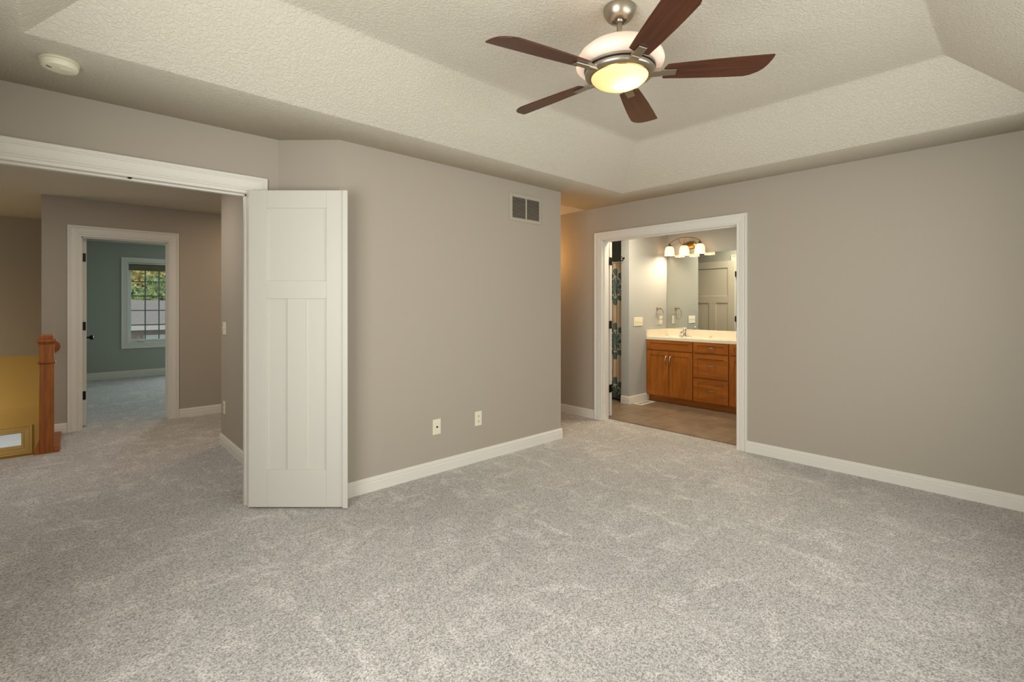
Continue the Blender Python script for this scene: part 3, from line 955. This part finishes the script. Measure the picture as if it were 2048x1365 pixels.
sh.prism([(-0.185, 6.0, 0.0), (-0.052, 6.0, 0.0), (-0.056, 6.0, 0.022), (-0.185, 6.0, 0.024)], (0, 0, 0), (0, 0.735, 0))
sh.box(-0.0945, 5.905, 0, -0.058, 6.0, 0.020)
tag(sh.build('shoe_board', OAK, bevel=0.002), 'flat wooden shoe board on the carpet running back from the newel post', 'stair trim')

# ------------------------------------------------------------------ bathroom vanity
XV = 5.815
def shaker(root, name, y0, y1, z0, z1, mframe, mpanel, hv=None, rail=0.055):
    """overlay front on plane x=XV facing -x"""
    o = thing_front = None
    f = MB()
    x0, x1 = XV - 0.020, XV - 0.0005
    f.box(x0, y0, z0, x1, y0 + rail, z1).box(x0, y1 - rail, z0, x1, y1, z1)
    rz = min(rail, (z1 - z0) * 0.27)
    f.box(x0, y0 + rail, z0, x1, y1 - rail, z0 + rz).box(x0, y0 + rail, z1 - rz, x1, y1 - rail, z1)
    o = f.build(name, mframe, root, bevel=0.0015)
    MB().box(x0 + 0.007, y0 + rail - 0.002, z0 + rz - 0.002, x1, y1 - rail + 0.002, z1 - rz + 0.002).build('panel', mpanel, o)
    if hv:
        kind, cy, cz = hv
        pts = []
        for i in range(9):
            t = -1 + i / 4
            bow = 0.028 * (1 - t * t) ** 0.5 if abs(t) < 1 else 0
            if kind == 'v': pts.append((x0 - bow - 0.001, cy, cz + t * 0.052))
            else: pts.append((x0 - bow - 0.001, cy + t * 0.052, cz))
        MB().tube(pts, 0.0055, 8).build('pull_handle', NICKEL, o, smooth=True)
    return o

ZT, ZB0 = 0.843, 0.095
def cabinet(label, y0, y1):
    root = thing('vanity_cabinet', (XV + 0.26, (y0 + y1) / 2, 0.012), label, 'cabinet')
    b = MB().box(XV, y0 + 0.0005, ZB0, MX - 0.003, y1 - 0.0005, 0.650).box(XV, y0 + 0.0005, 0.650, XV + 0.02, y1 - 0.0005, ZT)
    b.box(XV + 0.02, y0 + 0.0005, 0.650, MX - 0.003, y0 + 0.0155, ZT).box(XV + 0.02, y1 - 0.0155, 0.650, MX - 0.003, y1 - 0.0005, ZT)
    b.build('body', MAPLE, root)
    MB().box(XV + 0.06, y0, 0.012, MX - 0.003, y1, ZB0).build('toe_kick', MAPLEH, root)
    return root
ya, yb, yc, yd = TY, 2.942, 2.492, 1.825
cL = cabinet('left vanity cabinet with two doors under the faucet', yb, ya)
shaker(cL, 'false_front', yb + 0.006, ya - 0.008, 0.710, 0.836, MAPLEH, MAPLEH)
shaker(cL, 'door', 3.277 + 0.003, ya - 0.006, 0.103, 0.696, MAPLE, MAPLE, ('v', 3.277 + 0.030, 0.585))
shaker(cL, 'door', yb + 0.006, 3.277 - 0.003, 0.103, 0.696, MAPLE, MAPLE, ('v', 3.277 - 0.030, 0.585))
cM = cabinet('middle vanity cabinet with three stacked drawers', yc, yb)
for z0, z1 in ((0.710, 0.836), (0.401, 0.696), (0.103, 0.388)):
    shaker(cM, 'drawer', yc + 0.006, yb - 0.006, z0, z1, MAPLEH, MAPLEH, ('h', (yb + yc) / 2 - 0.01, (z0 + z1) / 2 + 0.01))
cR = cabinet('right vanity cabinet mostly hidden behind the doorway trim', yd, yc)
shaker(cR, 'false_front', yd + 0.006, yc - 0.006, 0.708, 0.836, MAPLEH, MAPLEH)
shaker(cR, 'door', 2.160, yc - 0.006, 0.103, 0.696, MAPLE, MAPLE, ('v', 2.19, 0.585))
shaker(cR, 'door', yd + 0.006, 2.156, 0.103, 0.696, MAPLE, MAPLE, ('v', 2.126, 0.585))

ct = thing('vanity_countertop', (XV + 0.26, 2.72, ZT), 'cream one-piece countertop with backsplash and sink on the vanity', 'countertop')
CT0, CT1 = ZT + 0.0005, 0.878
def top_with_bowl(mb, x0, x1, y0, y1, cx, cy, rx, ry, n=48):
    vs, fs = [], []
    for k in range(n):
        t = 2 * math.pi * k / n
        dx, dy = math.cos(t), math.sin(t)
        s = min((x1 - cx) / dx if dx > 1e-9 else 9, (x0 - cx) / dx if dx < -1e-9 else 9, (y1 - cy) / dy if dy > 1e-9 else 9, (y0 - cy) / dy if dy < -1e-9 else 9)
        vs.append((cx + dx * s, cy + dy * s, CT1))
    for sc_r, dz in ((1.0, 0), (0.97, -0.008), (0.9, -0.05), (0.7, -0.10), (0.4, -0.125), (0.08, -0.132)):
        for k in range(n):
            t = 2 * math.pi * k / n
            vs.append((cx + rx * sc_r * math.cos(t), cy + ry * sc_r * math.sin(t), CT1 + dz))
    for r in range(6):
        for k in range(n):
            l = (k + 1) % n
            fs.append((r * n + k, r * n + l, (r + 1) * n + l, (r + 1) * n + k))
    fs.append(tuple(6 * n + k for k in range(n)))
    # front, back, sides, underside edges
    corners = [(x0, y0), (x1, y0), (x1, y1), (x0, y1)]
    b = len(vs)
    for (x, y) in corners: vs += [(x, y, CT1), (x, y, CT0)]
    for i in range(4):
        j = (i + 1) % 4
        fs.append((b + 2 * i, b + 2 * j, b + 2 * j + 1, b + 2 * i + 1))
    mb.add(vs, fs)
tp = MB()
top_with_bowl(tp, XV - 0.022, MX - 0.02, yb, ya - 0.02, 6.03, 3.277, 0.145, 0.20)
tp.box(XV - 0.022, yc, CT0, MX - 0.02, yb, CT1)
top_with_bowl(tp, XV - 0.022, MX - 0.02, yd - 0.01, yc, 6.03, 2.16, 0.145, 0.20)
tp.build('top_with_basins', CERAM, ct, smooth=True)
MB().box(MX - 0.020, yd - 0.01, CT0, MX - 0.0005, ya - 0.0005, 0.970).build('backsplash', CERAM, ct, bevel=0.004)
MB().box(XV - 0.022, ya - 0.020, CT0, MX - 0.020, ya - 0.0005, 0.972).build('side_splash', CERAM, ct, bevel=0.004)

fa = thing('faucet', (6.225, 3.277, CT1), 'chrome single-lever faucet on the cream vanity countertop', 'faucet')
fx, fy = 6.225, 3.277
MB().lathe([(0.030, 0), (0.030, 0.008), (0.024, 0.016), (0.021, 0.07), (0.023, 0.085), (0.016, 0.098), (1e-6, 0.1)], (fx, fy, CT1), n=24).add([], []).build('body', CHROME, fa, smooth=True)
MB().box(fx - 0.025, fy - 0.075, CT1 + 0.0003, fx + 0.025, fy + 0.075, CT1 + 0.012).build('deck_plate', CHROME, fa, bevel=0.005)
MB().tube([(fx, fy, CT1 + 0.045), (fx - 0.05, fy, CT1 + 0.062), (fx - 0.10, fy, CT1 + 0.056), (fx - 0.125, fy, CT1 + 0.036)], 0.012, 12).build('spout', CHROME, fa, smooth=True)
MB().tube([(fx, fy, CT1 + 0.092), (fx - 0.03, fy, CT1 + 0.112), (fx - 0.075, fy - 0.004, CT1 + 0.122)], 0.0075, 10).build('lever', CHROME, fa, smooth=True)

mi = MB().box(MX - 0.007, yd + 0.01, 0.9715, MX - 0.0005, ya - 0.004, 2.016)
tag(mi.build('wall_mirror', MIRROR), 'large frameless mirror above the vanity countertop', 'mirror')

# vanity light: oval plate, arched bar and three bell shades
vl = thing('vanity_light', (MX, 3.262, 2.13), 'brass three-shade vanity light glowing above the mirror', 'wall lamp')
pl = MB().lathe([(0.055, 0), (0.055, 0.010), (0.048, 0.020), (0.030, 0.026), (1e-6, 0.027)], (0, 0, 0), (-1, 0, 0), 32)
pl.xf(Matrix.Translation((MX, 3.25, 2.135)) @ Matrix.Diagonal((1, 1.75, 1.0, 1)))
pl.build('backplate', BRASSY, vl, smooth=True)
SX = 6.197
pts = []
for i in range(21):
    t = -1 + i / 10
    pts.append((SX, 3.268 + t * 0.22, 2.172 + 0.062 * (1 - t * t)))
MB().tube(pts, 0.006, 10).build('arched_bar', BRASSY, vl, smooth=True)
for t in (-0.25, 0.25):
    y = 3.262 + t * 0.4
    MB().tube([(MX - 0.02, y, 2.15), (6.27, y, 2.165), (6.225, y, 2.20), (SX, y, 2.228)], 0.0055, 8).build('arm', BRASSY, vl, smooth=True)
for i, y in enumerate((3.488, 3.268, 3.048)):
    zt = 2.168 if i != 1 else 2.160
    cap = MB().lathe([(0.006, zt + 0.006), (0.009, zt), (0.014, zt - 0.012), (0.030, zt - 0.034), (0.031, zt - 0.042), (0.02, zt - 0.042)], (SX, y, 0), n=24)
    if i == 1: cap.cyl((SX, y, zt), (SX, y, 2.235), 0.006, 10)
    cap.build('socket_cap', BRASSY, vl, smooth=True)
    s = MB().lathe([(0.028, zt - 0.040), (0.046, zt - 0.050), (0.058, zt - 0.072), (0.064, zt - 0.105), (0.066, zt - 0.140), (0.070, zt - 0.168), (0.068, zt - 0.168), (0.064, zt - 0.140), (0.061, zt - 0.105), (0.055, zt - 0.074), (0.044, zt - 0.053), (0.028, zt - 0.043)], (SX, y, 0), n=32, closed=True).build('glass_shade', SHADEGLASS, vl, smooth=True)
    MB().sphere((SX, y, zt - 0.095), 0.022, 20, 1.15).build('bulb', BULB, s, smooth=True)
    lamp('vanity_bulb', (SX, y, zt - 0.150), (2.0, 12.5, 24)[i], (1.0, 0.79, 0.54), 0.018)

# towel ring, hook, register, curtain, tub
tr = thing('towel_ring', (6.085, TY, 1.255), 'nickel towel ring on the bathroom wall left of the mirror', 'towel ring')
MB().lathe([(0.026, 0), (0.026, 0.008), (0.018, 0.014), (0.010, 0.018), (0.010, 0.050), (0.014, 0.056), (1e-6, 0.060)], (6.085, TY, 1.255), (0, -1, 0), 20).build('post', NICKEL, tr, smooth=True)
pts = [(6.085 + 0.078 * math.sin(2 * math.pi * k / 32) + 0.0, TY - 0.048, 1.255 - 0.078 + 0.078 * math.cos(2 * math.pi * k / 32)) for k in range(32)]
MB().tube(pts, 0.0045, 8, closed=True).build('ring', NICKEL, tr, smooth=True)
hk = thing('robe_hook', (5.391, 3.692, 1.92), 'small dark robe hook on the narrow bathroom wall end', 'hook')
MB().lathe([(0.014, 0), (0.014, 0.004), (1e-6, 0.006)], (5.391, 3.692, 1.925), (-1, 0, 0), 16).build('rosette', BRONZE, hk, smooth=True)
MB().tube([(5.388, 3.692, 1.925), (5.365, 3.692, 1.915), (5.350, 3.692, 1.925), (5.345, 3.692, 1.945)], 0.004, 8).tube([(5.388, 3.692, 1.918), (5.370, 3.692, 1.890), (5.352, 3.692, 1.888), (5.346, 3.692, 1.900)], 0.004, 8).build('prong', BRONZE, hk, smooth=True)

rg = thing('floor_register', (5.60, 3.53, 0.012), 'white floor register on the brown tile by the vanity', 'vent')
MB().box(5.445, 3.455, 0.0125, 5.775, 3.59, 0.018).build('frame', TRIM, rg, bevel=0.002)
sl = MB()
for i in range(12):
    x = 5.475 + i * 0.0225
    sl.box(x, 3.485, 0.0175, x + 0.008, 3.56, 0.0184)
sl.build('slots', DARK, rg)

rd = thing('shower_rod', (5.5, 4.5, 1.885), 'pale shower curtain rod above the flowered curtain', 'curtain rod')
MB().cyl((5.50, 3.735, 1.885), (5.50, 5.298, 1.885), 0.0125, 16).build('rod', CURT_ROD, rd, smooth=True)
for y in (3.7335, 5.2865):
    MB().cyl((5.50, y, 1.885), (5.50, y + 0.012, 1.885), 0.026, 20).build('flange', CURT_ROD, rd, smooth=True)
n, mz = 140, 10
vs, fs = [], []
for i in range(n + 1):
    y = 3.80 + (4.75 - 3.80) * i / n
    for j in range(mz + 1):
        z = 0.04 + (1.872 - 0.04) * j / mz
        x = 5.50 + 0.020 * math.sin(i * 0.62) * (1.0 - 0.35 * j / mz) + 0.006 * math.sin(i * 1.7 + j * 0.4)
        vs.append((x, y, z))
for i in range(n):
    for j in range(mz):
        a = i * (mz + 1) + j
        fs.append((a, a + 1, a + mz + 2, a + mz + 1))
cu = thing('shower_curtain', (5.5, 4.3, 0.0), 'cream shower curtain with large teal flowers', 'shower curtain')
o = MB().add(vs, fs).build('cloth', CURTAIN, cu, smooth=True)
s_ = o.modifiers.new('thick', 'SOLIDIFY'); s_.thickness = 0.002
for i in range(10):
    y = 3.84 + i * 0.098
    pts = [(5.50 + 0.019 * math.cos(2 * math.pi * k / 16), y, 1.884 + 0.021 * math.sin(2 * math.pi * k / 16)) for k in range(16)]
    MB().tube(pts, 0.0022, 6, closed=True).build('hook_ring', CURT_ROD, cu, smooth=True)

# ------------------------------------------------------------------ outside: lawn, neighbour house, trees
struct(MB().box(-40, 11.6, -3.1, 45, 70, -3.0).build('ground', LAWN), 'lawn outside', 'lawn')
struct(MB().box(-14, 8.85, -3.05, -0.4, 40, -2.96).build('road', PAVE), 'pale drive outside the foyer', 'driveway')
hs = thing('neighbor_house', (3.0, 27.0, -3.0), 'brick neighbor house with grey shingle roof outside the far window', 'house')
MB().box(-6, 24.3, -3.0, 12, 33, 0.30).build('wall', BRICKM, hs)
rf = MB()
vs = [(-6.6, 23.9, 0.455), (12.6, 23.9, 0.455), (12.6, 33.6, 0.455), (-6.6, 33.6, 0.455), (-1.0, 28.9, 1.53), (7.0, 28.9, 1.53)]
rf.add(vs, [(0, 1, 5, 4), (1, 2, 5), (2, 3, 4, 5), (3, 0, 4), (3, 2, 1, 0)])
rf.build('roof', ROOF, hs)
MB().box(-6.7, 23.72, 0.315, 12.7, 23.95, 0.47).build('gutter', FASCIA, hs)
for x in (2.22, 5.2):
    MB().box(x, 24.2, -1.9, x + 1.3, 24.32, 0.1).build('window', VINYL, hs)

def tree(label, x, y, zc, r, m, seed, trunk=0.18):
    rnd = random.Random(seed)
    root = thing('leafy_tree', (x, y, -3.0), label, 'tree', 'trees behind the neighbor house')
    MB().lathe([(trunk * 1.3, -3.0), (trunk, -1.5), (trunk * 0.7, zc)], (x, y, 0), n=10).build('trunk', BARK, root, smooth=True)
    mb = MB()
    vs, fs = [], []
    lobes = [(rnd.gauss(0, 0.5) * r, rnd.gauss(0, 0.4) * r, rnd.gauss(0, 0.38) * r, r * rnd.uniform(0.35, 0.6)) for _ in range(16)]
    for _ in range(4200):
        lx, ly, lz, lr = rnd.choice(lobes)
        d = Vector((rnd.gauss(0, 1), rnd.gauss(0, 1), rnd.gauss(0, 1))).normalized() * lr * rnd.uniform(0.7, 1.0)
        p = Vector((x + lx, y + ly, zc + lz)) + d
        a = Vector((rnd.gauss(0, 1), rnd.gauss(0, 1), rnd.gauss(0, 1))).normalized() * 0.20
        b = a.cross(Vector((rnd.gauss(0, 1), rnd.gauss(0, 1), rnd.gauss(0, 1)))).normalized() * 0.13
        k = len(vs)
        vs += [p - a, p + b, p + a, p - b]
        fs.append((k, k + 1, k + 2, k + 3))
    mb.add(vs, fs)
    mb.build('crown', m, root)
tree('low green tree just above the roof ridge, at the left of the far window', 2.9, 36.4, 1.5, 1.2, LEAFA, 1)
tree('second green tree farther back, at the right of the far window', 5.0, 41.6, 1.9, 1.25, LEAFA, 3)
tree('tall yellowing tree above the two green ones outside the far window', 4.3, 48.0, 4.0, 2.3, LEAFB, 2)
